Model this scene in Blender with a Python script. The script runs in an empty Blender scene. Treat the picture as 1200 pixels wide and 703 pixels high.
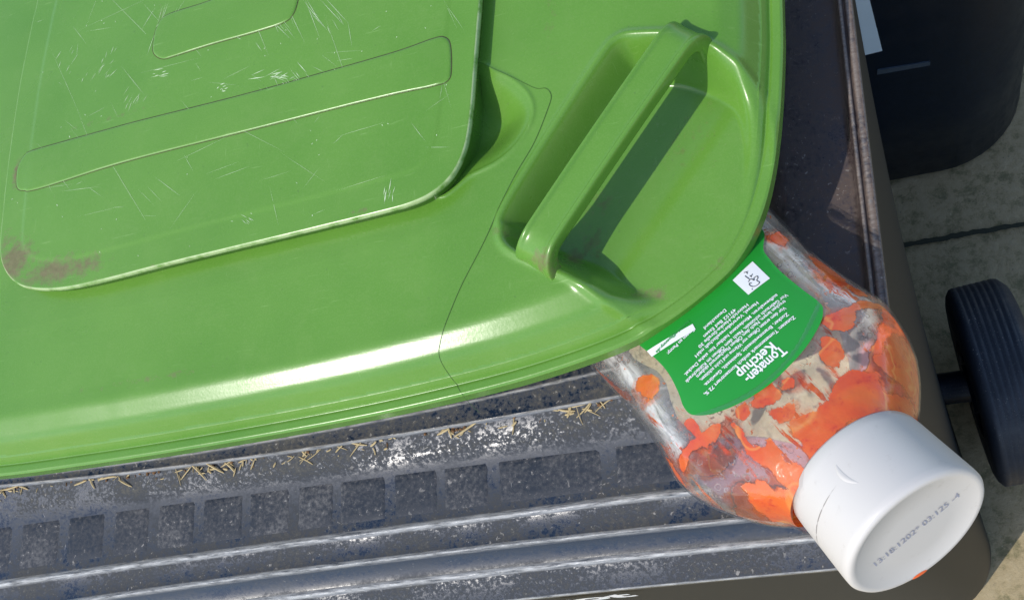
import bpy, bmesh, math, random
import numpy as np
from mathutils import Vector, Matrix

# ------------------------------------------------------------------ camera, sky, sun
HC = 0.40                      # camera height above the bin's ledge (ledge z = 0)
GZ = -0.92                     # ground
FPX = 1280.0
XV = np.array([3450., -598., -1280.]); XV /= np.linalg.norm(XV)
YV = np.array([-140., -3551., 1280.]); YV -= XV * (XV @ YV); YV /= np.linalg.norm(YV)
ZV = np.cross(XV, YV)
WM = np.stack([XV, YV, ZV])    # world <- (right, down, forward)

def P(px, py, z=0.0):
    """point of the horizontal plane at height z seen at a photo pixel"""
    d = WM @ np.array([px - 600., py - 351.5, FPX])
    return np.array([0, 0, HC]) + d * ((z - HC) / d[2])

def hit(px, py, o, n):
    d = WM @ np.array([px - 600., py - 351.5, FPX]); c = np.array([0, 0, HC])
    return c + d * (((o - c) @ n) / (d @ n))

sc = bpy.context.scene
COL = sc.collection
cd = bpy.data.cameras.new('camera'); cam = bpy.data.objects.new('camera', cd); COL.objects.link(cam)
cd.sensor_fit = 'HORIZONTAL'; cd.sensor_width = 36; cd.lens = 36 * FPX / 1200
cd.clip_start = 0.01; cd.clip_end = 200
R, D, F = WM[:, 0], WM[:, 1], WM[:, 2]
M = Matrix(((R[0], -D[0], -F[0], 0), (R[1], -D[1], -F[1], 0), (R[2], -D[2], -F[2], HC), (0, 0, 0, 1)))
cam.matrix_world = M
sc.camera = cam

SUN = Vector((-0.42, -0.46, 0.79)).normalized()
w = bpy.data.worlds.new('World'); sc.world = w; w.use_nodes = True
nt = w.node_tree; nt.nodes.clear()
sky = nt.nodes.new('ShaderNodeTexSky'); sky.sky_type = 'NISHITA'; sky.sun_disc = False
sky.sun_elevation = math.asin(SUN.z); sky.sun_rotation = math.atan2(SUN.x, SUN.y)
bg = nt.nodes.new('ShaderNodeBackground'); bg.inputs['Strength'].default_value = 0.15
wo = nt.nodes.new('ShaderNodeOutputWorld')
nt.links.new(sky.outputs[0], bg.inputs[0]); nt.links.new(bg.outputs[0], wo.inputs[0])
sd = bpy.data.lights.new('sun', 'SUN'); so = bpy.data.objects.new('sun', sd); COL.objects.link(so)
sd.energy = 2.2; sd.angle = math.radians(0.53); sd.color = (1.0, 0.95, 0.87)
so.rotation_euler = SUN.to_track_quat('Z', 'Y').to_euler()
sc.view_settings.view_transform = 'Standard'; sc.view_settings.look = 'None'
sc.view_settings.exposure = 0.60; sc.view_settings.gamma = 1
sc.cycles.max_bounces = 10; sc.cycles.transparent_max_bounces = 24

rnd = random.Random(7)
npr = np.random.RandomState(5)

# ------------------------------------------------------------------ materials
class NB:
    def __init__(s, name):
        s.m = bpy.data.materials.new(name); s.m.use_nodes = True
        s.t = s.m.node_tree; s.t.nodes.clear()
        s.out = s.t.nodes.new('ShaderNodeOutputMaterial')
        s.co = s.t.nodes.new('ShaderNodeTexCoord').outputs['Object']
    def n(s, kind, **kw):
        nd = s.t.nodes.new(kind)
        for k, v in kw.items():
            if k in ('inp',):
                for a, b in v.items():
                    if hasattr(b, 'is_output') or isinstance(b, bpy.types.NodeSocket): s.t.links.new(b, nd.inputs[a])
                    else: nd.inputs[a].default_value = b
            else: setattr(nd, k, v)
        return nd
    def noise(s, scale, detail=4, rough=.55, vec=None, dist=0):
        return s.n('ShaderNodeTexNoise', inp={'Vector': vec or s.co, 'Scale': scale, 'Detail': detail, 'Roughness': rough, 'Distortion': dist}).outputs['Fac']
    def ramp(s, fac, lo, hi, a=0., b=1.):
        return s.n('ShaderNodeMapRange', clamp=True, inp={0: fac, 1: lo, 2: hi, 3: a, 4: b}).outputs[0]
    def math(s, op, a, b=0., c=0.):
        return s.n('ShaderNodeMath', operation=op, inp={0: a, 1: b, 2: c}).outputs[0]
    def mix(s, fac, a, b):
        nd = s.t.nodes.new('ShaderNodeMix'); nd.data_type = 'RGBA'
        for i, v in ((0, fac), (6, a), (7, b)):
            if isinstance(v, bpy.types.NodeSocket): s.t.links.new(v, nd.inputs[i])
            else: nd.inputs[i].default_value = (*v, 1) if isinstance(v, tuple) and len(v) == 3 else v
        return nd.outputs[2]
    def attr(s, name): return s.n('ShaderNodeAttribute', attribute_name=name).outputs['Fac']
    def scale(s, sx, sy, sz, rot=(0, 0, 0)):
        return s.n('ShaderNodeMapping', inp={'Vector': s.co, 'Scale': (sx, sy, sz), 'Rotation': rot}).outputs[0]
    def bump(s, h, strength=.2, dist=.001, prev=None):
        d = {'Height': h, 'Strength': strength, 'Distance': dist}
        if prev is not None: d['Normal'] = prev
        return s.n('ShaderNodeBump', inp=d).outputs[0]
    def bsdf(s, col, rough=.5, normal=None, spec=.5, **kw):
        d = {'Base Color': (*col, 1) if isinstance(col, tuple) else col, 'Roughness': rough, 'Specular IOR Level': spec}
        if normal is not None: d['Normal'] = normal
        d.update(kw)
        return s.n('ShaderNodeBsdfPrincipled', inp=d).outputs[0]
    def done(s, sh):
        s.t.links.new(sh, s.out.inputs[0]); return s.m

def mat_green():
    b = NB('green_lid_plastic')
    big = b.noise(14, 3); fine = b.noise(900, 2); st = b.noise(1, 5, .6, b.scale(60, 700, 60, (0, 0, .5)))
    st2 = b.noise(1, 5, .6, b.scale(900, 70, 60, (0, 0, .35)))
    c = b.mix(b.ramp(big, .3, .7), (.088, .228, .024), (.118, .270, .036))
    c = b.mix(b.math('MULTIPLY', b.ramp(b.noise(4.5, 5, .6), .42, .70), .22), c, (.16, .29, .06))
    c = b.mix(b.math('MULTIPLY', b.ramp(b.noise(70, 6, .7), .52, .72), .14), c, (.19, .31, .08))
    c = b.mix(b.math('MULTIPLY', b.ramp(st, .66, .76), .35), c, (.30, .48, .16))
    c = b.mix(b.math('MULTIPLY', b.ramp(st2, .68, .78), .30), c, (.34, .50, .20))
    speck = b.ramp(b.noise(420, 3, .6), .70, .74)
    c = b.mix(b.math('MULTIPLY', speck, .5), c, (.07, .15, .03))
    dirt = b.attr('dirt')
    dn = b.noise(260, 7, .75)
    df = b.ramp(b.math('ADD', dirt, b.math('MULTIPLY', b.math('SUBTRACT', dn, .5), 2.6)), .30, 1.0)
    df = b.math('MULTIPLY', df, b.ramp(dirt, .02, .2))
    c = b.mix(b.math('MULTIPLY', df, .8), c, b.mix(b.noise(500), (.085, .045, .028), (.22, .16, .09)))
    eg = b.math('MULTIPLY', b.attr('edge'), b.ramp(b.noise(180, 4), .30, .55))
    c = b.mix(b.math('MULTIPLY', eg, .8), c, (.42, .52, .26))
    grain = b.noise(1600, 3, .7)
    c = b.mix(b.math('MULTIPLY', b.ramp(grain, .45, .75), .12), c, (.30, .42, .16))
    r = b.ramp(b.noise(30, 5), .3, .7, .21, .30)
    r = b.math('ADD', r, b.math('MULTIPLY', df, .4))
    nm = b.bump(b.noise(25, 2), .05, .004); nm = b.bump(fine, .10, .0002, nm)
    nm = b.bump(st, .12, .0003, nm)
    return b.done(b.bsdf(c, r, nm, .5))

def mat_plain(name, col, rough=.5, spec=.5, var=.15, sc_=200, bump=.1):
    b = NB(name)
    n = b.noise(sc_, 4)
    c = b.mix(n, tuple(x * (1 - var) for x in col), tuple(min(1, x * (1 + var)) for x in col))
    return b.done(b.bsdf(c, rough, b.bump(n, bump, .0003), spec))

def mat_dark(name, base, dustcol, lo, hi, amt, rough=(.28, .5), spec=.5):
    b = NB(name)
    n1 = b.noise(30, 5, .6); n2 = b.noise(900, 4, .7); n3 = b.noise(520, 6, .75)
    base = b.mix(b.attr('brown'), base, (.036, .026, .027))
    geo = b.n('ShaderNodeNewGeometry'); sep = b.n('ShaderNodeSeparateXYZ', inp={0: geo.outputs['Normal']}).outputs[2]
    flat = b.ramp(sep, .55, .97, .25, 1.)
    d = b.ramp(b.math('ADD', b.math('MULTIPLY', n3, .6), b.math('MULTIPLY', n1, .4)), lo, hi)
    d = b.math('MULTIPLY', d, flat)
    d = b.math('MULTIPLY', d, b.math('ADD', b.attr('dust'), .35))
    c = b.mix(b.math('MULTIPLY', d, amt), base, b.mix(b.attr('brown'), dustcol, (.13, .095, .075)))
    sp = b.math('MULTIPLY', b.ramp(n2, .64, .69), flat)
    c = b.mix(b.math('MULTIPLY', sp, .35), c, (.30, .29, .26))
    wsp = b.math('MULTIPLY', b.math('MULTIPLY', b.ramp(b.noise(520, 3, .6, dist=.6), .650, .69), flat), b.ramp(b.noise(45, 3), .40, .6))
    c = b.mix(b.math('MULTIPLY', wsp, b.math('MINIMUM', b.math('MULTIPLY', b.attr('dust'), .7), .6)), c, (.42, .40, .37))
    scr = b.noise(1, 4, .7, b.scale(900, 120, 200, (0, 0, .9)))
    c = b.mix(b.math('MULTIPLY', b.math('MULTIPLY', b.ramp(scr, .70, .74), flat), .5), c, (.45, .45, .44))
    glint_ = b.math('MULTIPLY', b.attr('crest_glint'), b.ramp(b.noise(1, 5, .7, b.scale(120, 900, 900)), .30, .62))  # pale highlights painted into the colour along the rim crests, broken by noise
    c = b.mix(b.math('MULTIPLY', glint_, .9), c, (.62, .62, .60))
    r = b.math('ADD', b.ramp(n1, .3, .7, *rough), b.math('MULTIPLY', d, .95))
    nm = b.bump(n3, .10, .0004); nm = b.bump(n2, .12, .0002, nm)
    return b.done(b.bsdf(c, r, nm, spec))

def mat_concrete():
    b = NB('mottled_concrete')
    n1 = b.noise(7, 5, .6); n2 = b.noise(55, 6, .75); n3 = b.noise(200, 5, .75)
    c = b.mix(b.ramp(n1, .3, .7), (.24, .19, .095), (.32, .255, .14))
    c = b.mix(b.ramp(n2, .35, .70), c, (.38, .31, .19))
    c = b.mix(b.math('MULTIPLY', b.ramp(n2, .50, .36), .55), c, (.095, .105, .055))
    c = b.mix(b.math('MULTIPLY', b.ramp(n3, .60, .72), .6), c, (.50, .42, .29))
    c = b.mix(b.math('MULTIPLY', b.ramp(n3, .40, .30), .6), c, (.06, .06, .045))
    nm = b.bump(n2, .5, .004); nm = b.bump(n3, .5, .0015, nm)
    return b.done(b.bsdf(c, .9, nm, .2))

G = mat_green()
BODY = mat_dark('dark_bin_plastic', (.008, .018, .038), (.085, .082, .072), .42, .58, .66, (.24, .34), .55)
WALLM = mat_plain('dark_wall_plastic', (.016, .020, .023), .5, .18, .08, 40, .02)
PADM = mat_dark('dusty_grip_plastic', (.010, .017, .030), (.125, .125, .128), .44, .62, .70, (.46, .60), .4)
NAVY = mat_dark('blue_black_bin_plastic', (.002, .007, .016), (.03, .04, .05), .5, .75, .3, (.30, .45), .28)
TYRE = mat_dark('blue_black_rubber', (.012, .018, .030), (.07, .075, .08), .45, .70, .5, (.45, .65))
CONC = mat_concrete()
JOINT = mat_plain('mossy_joint_soil', (.030, .032, .018), .95)
WHITE = mat_plain('white_print', (.80, .80, .80), .5, .4, .03)
SCR = mat_plain('pale_scratch', (.55, .68, .42), .6, .3, .2)
SEAM = mat_plain('dark_seam', (.035, .085, .015), .6, .3, .2)

# ------------------------------------------------------------------ mesh helpers
def mesh_obj(name, V, Fc, mats, parent=None, smooth=True, fmat=None, attrs=None, loc=None):
    me = bpy.data.meshes.new(name)
    V = np.asarray(V, dtype=np.float32)
    if loc is not None: V = V - np.asarray(loc, dtype=np.float32)
    Fc = [tuple(f) for f in Fc] if not isinstance(Fc, np.ndarray) else Fc
    if isinstance(Fc, np.ndarray):
        me.vertices.add(len(V)); me.vertices.foreach_set('co', V.ravel())
        me.loops.add(Fc.size); me.loops.foreach_set('vertex_index', Fc.ravel().astype(np.int32))
        me.polygons.add(len(Fc))
        me.polygons.foreach_set('loop_start', (np.arange(len(Fc)) * Fc.shape[1]).astype(np.int32))
        me.update(calc_edges=True)
    else:
        me.from_pydata([tuple(map(float, v)) for v in V], [], Fc); me.update()
    for m in (mats if isinstance(mats, (list, tuple)) else [mats]): me.materials.append(m)
    me.polygons.foreach_set('use_smooth', np.full(len(me.polygons), smooth))
    if fmat is not None: me.polygons.foreach_set('material_index', np.asarray(fmat, dtype=np.int32))
    for k, v in (attrs or {}).items():
        a = me.attributes.new(k, 'FLOAT', 'POINT'); a.data.foreach_set('value', np.asarray(v, dtype=np.float32))
    o = bpy.data.objects.new(name, me); COL.objects.link(o)
    if parent is not None: o.parent = parent
    return o

def empty(name, loc, label, cat, group=None):
    o = bpy.data.objects.new(name, None); COL.objects.link(o); o.location = loc
    o.empty_display_size = .05
    o['label'] = label; o['category'] = cat
    if group: o['group'] = group
    return o

def child(name, root, V, Fc, mats, top=None, **kw):
    """child mesh written in world coordinates, stored relative to the thing's base"""
    base = np.array((top or root).location)
    return mesh_obj(name, V, Fc, mats, parent=root, loc=base, **kw)

def crom(pts, closed=True, k=8):
    p = np.asarray(pts, float); n = len(p); out = []
    for i in range(n if closed else n - 1):
        g = lambda j: p[j % n] if closed else p[min(max(j, 0), n - 1)]
        a, b_, c, d = g(i - 1), g(i), g(i + 1), g(i + 2)
        for t in np.arange(k) / k:
            out.append(.5 * (2 * b_ + (c - a) * t + (2 * a - 5 * b_ + 4 * c - d) * t * t + (3 * b_ - a - 3 * c + d) * t ** 3))
    if not closed: out.append(p[-1])
    return np.array(out)

def sdf(pts, poly):
    """signed distance (positive inside) and nearest outline point"""
    a = poly; b_ = np.roll(poly, -1, 0); N = len(pts)
    D = np.empty(N); NP = np.empty((N, 2))
    for s in range(0, N, 20000):
        q = pts[s:s + 20000]; best = np.full(len(q), 1e9); bp = np.zeros((len(q), 2)); ins = np.zeros(len(q), bool)
        for (p0, p1) in zip(a, b_):
            e = p1 - p0; L = e @ e
            if L < 1e-16: continue
            t = np.clip(((q - p0) @ e) / L, 0, 1); c = p0 + t[:, None] * e
            dd = ((q - c) ** 2).sum(1); m = dd < best
            best[m] = dd[m]; bp[m] = c[m]
            cr = ((p0[1] > q[:, 1]) != (p1[1] > q[:, 1]))
            with np.errstate(divide='ignore', invalid='ignore'):
                xi = p0[0] + (q[:, 1] - p0[1]) * e[0] / (e[1] if e[1] != 0 else 1e-12)
            ins ^= cr & (q[:, 0] < xi)
        D[s:s + 20000] = np.sqrt(best) * np.where(ins, 1, -1); NP[s:s + 20000] = bp
    return D, NP

def pxpoly(px, z, closed=True, k=8):
    return crom([P(x, y, z)[:2] for x, y in px], closed, k)

def patch(outline, xs, ys, hfun, skirt):
    """height-field sheet cut to an outline, its edge turned down by a skirt"""
    X, Y = np.meshgrid(xs, ys); pts = np.stack([X.ravel(), Y.ravel()], 1)
    d, npnt = sdf(pts, outline)
    ny, nx = X.shape; idx = np.arange(nx * ny).reshape(ny, nx)
    q = np.stack([idx[:-1, :-1], idx[:-1, 1:], idx[1:, 1:], idx[1:, :-1]], -1).reshape(-1, 4)
    keep = (d[q].mean(1) > 0) & ((d[q] > 0).sum(1) >= 3)
    kq = q[keep]; used = np.zeros(len(pts), bool); used[kq.ravel()] = True
    bound = np.zeros(len(pts), bool); bound[q[~keep].ravel()] = True
    bd = used & bound
    pts[bd] = npnt[bd]; d[bd] = 0
    out = used & (d < 0); pts[out] = npnt[out]; d[out] = 0
    rm = -np.ones(len(pts), int); rm[used] = np.arange(used.sum())
    pts = pts[used]; dd = d[used]; kq = rm[kq]
    z = hfun(pts, dd)
    V = np.column_stack([pts, z])
    E = np.concatenate([kq[:, [0, 1]], kq[:, [1, 2]], kq[:, [2, 3]], kq[:, [3, 0]]])
    key = np.sort(E, 1); kk = key[:, 0].astype(np.int64) * 10 ** 7 + key[:, 1]
    u, inv, cnt = np.unique(kk, return_inverse=True, return_counts=True)
    be = E[cnt[inv] == 1]
    bv = np.unique(be); mp = {int(v): i for i, v in enumerate(bv)}
    n0 = len(V); V2 = V[bv].copy(); V2[:, 2] -= skirt
    sk = np.array([[b_, a, n0 + mp[int(a)], n0 + mp[int(b_)]] for a, b_ in be])
    return np.vstack([V, V2]), np.vstack([kq, sk]), np.concatenate([dd, np.zeros(len(V2))])

def offset_poly(poly, k):
    t = np.roll(poly, -1, 0) - np.roll(poly, 1, 0); t /= np.linalg.norm(t, axis=1)[:, None]
    n = np.stack([-t[:, 1], t[:, 0]], 1)
    ar = (poly[:, 0] * np.roll(poly[:, 1], -1) - np.roll(poly[:, 0], -1) * poly[:, 1]).sum()
    return poly + n * (k if ar > 0 else -k)

def edged_patch(outline, xs, ys, hfun, steps, wall, under=0.):
    """height-field sheet whose outer band is made of rings that follow the outline, then a wall down"""
    k = steps[-1]; inner = offset_poly(outline, k)
    V, Fq, _ = patch(inner, xs, ys, lambda p, d: hfun(p, sdf(p, outline)[0]), .0)
    nf = len(Fq); rings = []
    z0 = float(hfun(outline[:1], np.zeros(1))[0])
    hs = hfun(outline, np.zeros(len(outline)))
    ccw = (outline[:, 0] * np.roll(outline[:, 1], -1) - np.roll(outline[:, 0], -1) * outline[:, 1]).sum() > 0
    if under:
        q = offset_poly(outline, under)
        rings += [np.column_stack([q, hs - wall]), np.column_stack([q, hs - .0017]), np.column_stack([outline, hs - .0015]), np.column_stack([outline, hs - .0005])]
    else:
        for w_ in (wall, wall * .5, .0004): rings.append(np.column_stack([outline, hs - w_]))
    for s in steps:
        q = offset_poly(outline, s); rings.append(np.column_stack([q, hfun(q, np.full(len(q), s) if s < .01 else sdf(q, outline)[0])]))
    V2, F2 = loft(rings); F2 = np.array(F2)
    if not ccw: F2 = F2[:, ::-1]
    return np.vstack([V, V2]), np.vstack([Fq, F2 + len(V)])

def sstep(x, a, b_):
    t = np.clip((x - a) / (b_ - a), 0, 1); return t * t * (3 - 2 * t)

def sliver(p0, p1, wd, z, up=(0, 0, 1)):
    """thin tapered raised mark between two points of a surface"""
    p0, p1 = np.array(p0), np.array(p1); t = p1 - p0; L = np.linalg.norm(t)
    if L < 1e-9: return [], []
    n = np.array([-t[1], t[0]]) / L * wd / 2
    m = (p0 + p1) / 2
    return [p0, m - n, p1, m + n], [(0, 1, 2, 3)]

def ribbon(path3, wd, lift=0.0, taper=True):
    path3 = np.asarray(path3); V = []; Fc = []; n = len(path3)
    for i in range(n):
        t = path3[min(i + 1, n - 1)] - path3[max(i - 1, 0)]; t = t / (np.linalg.norm(t) + 1e-12)
        s = np.cross([0, 0, 1], t); s /= (np.linalg.norm(s) + 1e-12)
        k = wd / 2 * (math.sin(math.pi * min(max((i + .15) / (n - .7), 0.03), .97)) ** .5 if taper else 1)
        V += [path3[i] - s * k + [0, 0, lift], path3[i] + s * k + [0, 0, lift]]
        if i: a = 2 * i; Fc.append((a - 2, a - 1, a + 1, a))
    return V, Fc

def join(parts):
    V = []; Fc = []
    for v, f in parts:
        o = len(V); V += [tuple(x) for x in v]; Fc += [tuple(i + o for i in q) for q in f]
    return V, Fc

def loft(rings, closed=True, cap0=False, cap1=False):
    rings = [np.asarray(r) for r in rings]; n = len(rings[0]); V = np.vstack(rings); Fc = []
    for k in range(len(rings) - 1):
        for i in range(n if closed else n - 1):
            j = (i + 1) % n
            Fc.append((k * n + i, k * n + j, (k + 1) * n + j, (k + 1) * n + i))
    if cap0: Fc.append(tuple(range(n))[::-1])
    if cap1: Fc.append(tuple((len(rings) - 1) * n + i for i in range(n)))
    return V, Fc

# ------------------------------------------------------------------ ground
def quad_sheet(x0, x1, y0, y1, z): return [(x0, y0, z), (x1, y0, z), (x1, y1, z), (x0, y1, z)], [(0, 1, 2, 3)]
v, f = quad_sheet(-40, 40, -40, 40, GZ)
g = mesh_obj('ground', v, f, CONC, smooth=False); g['kind'] = 'structure'
# paving joints: narrow sunk-looking soil lines with ragged edges
def joint(x0, y0, x1, y1, wd):
    n = int(max(abs(x1 - x0), abs(y1 - y0)) / .006); L = []; Rr = []
    t = np.array([x1 - x0, y1 - y0]); t = t / np.linalg.norm(t); nn = np.array([-t[1], t[0]])
    ph = rnd.random() * 9
    for i in range(n + 1):
        p = np.array([x0, y0]) + (np.array([x1 - x0, y1 - y0])) * i / n + nn * (.0018 * math.sin(i * .11 + ph))
        a = wd * (.30 + .5 * abs(math.sin(i * .021 + ph)) * rnd.uniform(.5, 1.4)); b_ = wd * rnd.uniform(.2, .5)
        L.append((*(p + nn * a), GZ + .004)); Rr.append((*(p - nn * b_), GZ + .004))
    V = L + Rr; return V, [(i, i + n + 1, i + n + 2, i + 1) for i in range(n)]
jy = P(1110, 278, GZ)[1]
o = mesh_obj('ground_joints', *join([joint(-1.5, jy + .03, 1.6, jy - .035, .006), joint(-1.5, jy - .48, 1.6, jy - .5, .006), joint(-1.5, jy + .52, 1.6, jy + .5, .006), joint(.62, -1, .60, 2, .006)]), JOINT, smooth=False)
o['kind'] = 'structure'

# ------------------------------------------------------------------ green-lid bin
BIN = empty('wheelie_bin', (-.25, .30, GZ), 'dark grey wheelie bin with scuffed green lid and a ketchup bottle jutting from its corner', 'wheelie bin')

# body: outline loops traced on the rim, front steps and right lip
# front lines: (px points, z); right lines: (x at y=0 px, x at y=345 px, z)
FR = [([(0, 520), (350, 468), (750, 392)], -0.0020), ([(0, 556), (350, 510), (560, 463), (740, 425)], 0.0000), ([(0, 559), (350, 512), (560, 465.5), (740, 428)], 0.0008),
      ([(0, 562), (350, 514.5), (560, 468), (740, 431)], -0.0002),
      ([(0, 567), (350, 526), (560, 490), (750, 458)], 0.0000), ([(0, 569), (350, 528), (560, 492), (750, 460)], 0.0008), ([(0, 572), (350, 531), (560, 495.5), (750, 463)], -0.0030),
      ([(0, 592), (350, 549), (750, 486)], -0.0033), ([(0, 614), (350, 567), (750, 516)], -0.0090), ([(0, 679), (350, 630), (750, 577)], -0.0094),
      ([(0, 683), (350, 634), (750, 581.5)], -0.0070), ([(0, 686), (350, 637), (750, 585)], -0.0068), ([(0, 690), (350, 641), (750, 589)], -0.0094), ([(0, 714), (350, 664), (750, 617)], -0.0097),
      ([(0, 717), (350, 667), (750, 619.5)], -0.0078), ([(0, 719.5), (350, 669.5), (750, 622)], -0.0079), ([(0, 723), (350, 673), (750, 626)], -0.0105), ([(0, 744), (350, 693), (750, 646)], -0.0155),
      ([(0, 747), (350, 696), (750, 649)], -0.0135), ([(0, 751), (350, 700), (750, 653)], -0.0136), ([(0, 754), (350, 703.5), (750, 656.5)], -0.0160), ([(0, 779), (350, 730), (750, 686)], -0.0164),
      ([(0, 781), (350, 732), (750, 688)], -0.0168), ([(0, 783), (350, 734), (750, 690)], -0.0195)]
nF = len(FR)
RTL = [(868, 905, -.002), (893, 930, .0), (903, 935, .0), (925, 950, .0), (945, 975, .0), (960, 995, .0), (972, 1009, .0), (978, 1016, 0.), (981, 1019, .003), (983.5, 1021.5, .0034),
       (986, 1024.5, .0030), (987, 1025.5, .0020), (988, 1026.5, .0020), (989.5, 1028, .0032), (992, 1032, .0034), (996, 1037, .0034), (998, 1039.5, .0030), (999, 1041, .0016)]
while len(RTL) < nF: RTL.append((999, 1041, .0016 - .0065 * (len(RTL) - 17)))

def fline(k):
    pts, z = FR[k]; w3 = np.array([P(x, y, z) for x, y in pts])
    deg = 2 if len(pts) > 2 else 1
    c = np.polyfit(w3[:, 0], w3[:, 1], deg)
    return (lambda x: np.polyval(c, x)), z
def rline(k):
    a, b_, z = RTL[k]; p, q = P(a, 0, z), P(b_, 345, z); s = (q[0] - p[0]) / (q[1] - p[1])
    off = -.0015 if k > 17 else 0
    return (lambda y: p[0] + s * (y - p[1]) + off), z

XL, YB = -.505, .530
def loop(fy, fz, rx, rz, outb, rad=.032):
    """one horizontal-ish loop: front left->right, corner, right front->back, back, left"""
    pts = []
    xr0 = float(rx(.12)); yf = float(fy(xr0 - rad)); 
    x_end = xr0 - rad; y_st = yf + rad
    xl = XL - (xr0 + .012) ; x_st = xl + rad
    for x in np.linspace(x_st, x_end, 40): pts.append((x, float(fy(x)), fz))
    a = np.array([x_end, float(fy(x_end))]); c = np.array([float(rx(y_st)), y_st]); b_ = np.array([float(rx(yf)), float(fy(x_end + rad * .6))])
    for t in np.linspace(0, 1, 12)[1:-1]:
        q = (1 - t) ** 2 * a + 2 * t * (1 - t) * b_ + t * t * c; z = fz + (rz - fz) * (t * t * (3 - 2 * t)); pts.append((*q, z))
    yb = YB + outb
    for y in np.linspace(y_st, yb - rad, 24): pts.append((float(rx(y)), y, rz))
    xb = float(rx(yb - rad))
    for t in np.linspace(0, math.pi / 2, 8)[1:]: pts.append((xb - rad + rad * math.cos(t), yb - rad + rad * math.sin(t), rz))
    for x in np.linspace(xb - rad, xl + rad, 12)[1:]: pts.append((x, yb, rz))
    for t in np.linspace(math.pi / 2, math.pi, 8)[1:]: pts.append((xl + rad + rad * math.cos(t), yb - rad + rad * math.sin(t), rz))
    y0l = float(fy(x_st)) + rad
    for y in np.linspace(yb - rad, y0l, 24)[1:]: pts.append((xl, y, rz))
    for t in np.linspace(0, 1, 10)[1:-1]:
        a2 = np.array([xl, y0l]); c2 = np.array([x_st, float(fy(x_st))]); b2 = np.array([xl, c2[1]])
        q = (1 - t) ** 2 * a2 + 2 * t * (1 - t) * b2 + t * t * c2; z = rz + (fz - rz) * t; pts.append((*q, z))
    return pts
rings = []
for k in range(nF):
    fy, fz = fline(k); rx, rz = rline(k)
    rings.append(loop(fy, fz, rx, rz, (rx(.3) + .01) * .6))
n_rim = len(rings)
# inner wall going down from the ledge, drawn first
inner = np.array(rings[0]); cen = np.array([-.26, .30, 0])
def inset(r, k, z):
    r = np.array(r); q = cen + (r - cen) * k; q[:, 2] = z; return q
inn = [inset(rings[0], .90, -.60), inset(rings[0], .985, -.02)]
# outer wall under the lip, down to the foot
last = np.array(rings[-1])
def wall(r, off, z):
    r = np.array(r); q = r.copy()
    dx = np.where(np.abs(r[:, 0] - cen[0]) > .18, np.sign(r[:, 0] - cen[0]), 0); 
    q[:, 0] -= dx * off * np.clip((np.abs(r[:, 0] - cen[0]) - .18) / .05, 0, 1)
    q[:, 1] += off * np.clip((cen[1] - r[:, 1] - .15) / .06, 0, 1) - off * np.clip((r[:, 1] - cen[1] - .15) / .06, 0, 1)
    q[:, 2] = z; return q
w1 = wall(last, .004, np.minimum(last[:, 2], -.045)); w1[:, 2] = last[:, 2] - .0005
w2 = wall(last, .005, -.065)
def foot(z, grow=0.):
    pts = []; n = len(last); ang = []
    def fx(y): return .047 - .125 * y
    rr = .07
    x0, x1 = -.47, None
    # same segment counts as loop()
    yf = .062; xe = fx(.12) - rr
    for x in np.linspace(x0 + rr, xe, 40): pts.append((x, yf))
    for t in np.linspace(0, math.pi / 2, 12)[1:-1]: pts.append((xe + (fx(yf + rr) - xe) * math.sin(t), yf + rr - rr * math.cos(t)))
    for y in np.linspace(yf + rr, .565 - rr, 24): pts.append((fx(y), y))
    xb = fx(.565 - rr)
    for t in np.linspace(0, math.pi / 2, 8)[1:]: pts.append((xb - rr + rr * math.cos(t), .565 - rr + rr * math.sin(t)))
    for x in np.linspace(xb - rr, x0 + rr, 12)[1:]: pts.append((x, .565))
    for t in np.linspace(math.pi / 2, math.pi, 8)[1:]: pts.append((x0 + rr + rr * math.cos(t), .565 - rr + rr * math.sin(t)))
    for y in np.linspace(.565 - rr, yf + rr, 24)[1:]: pts.append((x0, y))
    for t in np.linspace(0, math.pi / 2, 10)[1:-1]: pts.append((x0 + rr - rr * math.cos(t), yf + rr - rr * math.sin(t)))
    return np.array([(x, y, z) for x, y in pts])
ft = foot(GZ + .015)
assert len(ft) == len(last), (len(ft), len(last))
walls = [w1, w2]
for t in (.12, .3, .55, .8, 1.0):
    walls.append(w2 * (1 - t) + ft * t)
fb = foot(GZ); fb[:, :2] = cen[:2] + (fb[:, :2] - cen[:2]) * .985
V, Fc = loft(inn + rings + walls + [fb], cap1=True)
nseg = len(last); fm = []
nr = len(inn) + n_rim
for i, q in enumerate(Fc):
    fm.append(1 if (i // nseg) >= nr - 1 else 0)
dust = []; crest_glint = []; brown = []
for k in range(len(inn) + len(rings) + len(walls) + 1):
    kk = k - len(inn)
    base = {True: .3}.get(kk < 0, .75)
    for j in range(nseg):
        v0 = base
        if 1 <= kk <= 7 and j < 45: v0 = 1.0
        if 46 < j < 76: v0 = .40
        if kk in (7, 8) and j < 45: v0 = .8 if kk == 7 else .1
        if kk >= n_rim: v0 = .4
        if j < 44 and 3 <= kk <= 7: v0 = 1.25
        if j < 44 and kk in (8, 16, 17): v0 = 0.
        if 46 < j < 76 and 8 <= kk < 18: v0 = 1.9
        dust.append(v0); brown.append(1. if 44 < j < 78 and kk < 18 else 0.)
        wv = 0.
        if j < 44: wv = {2: .75, 5: .85, 10: 1., 11: .8, 14: 1., 15: .6, 18: 1., 19: .8, 22: 1.}.get(kk, 0.)  # front ridge crests painted paler as sun highlights
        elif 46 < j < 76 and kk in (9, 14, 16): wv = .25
        crest_glint.append(wv)
bo = child('body', BIN, V, Fc, [BODY, WALLM], fmat=fm, attrs={'dust': dust, 'crest_glint': crest_glint, 'brown': brown})

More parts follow.
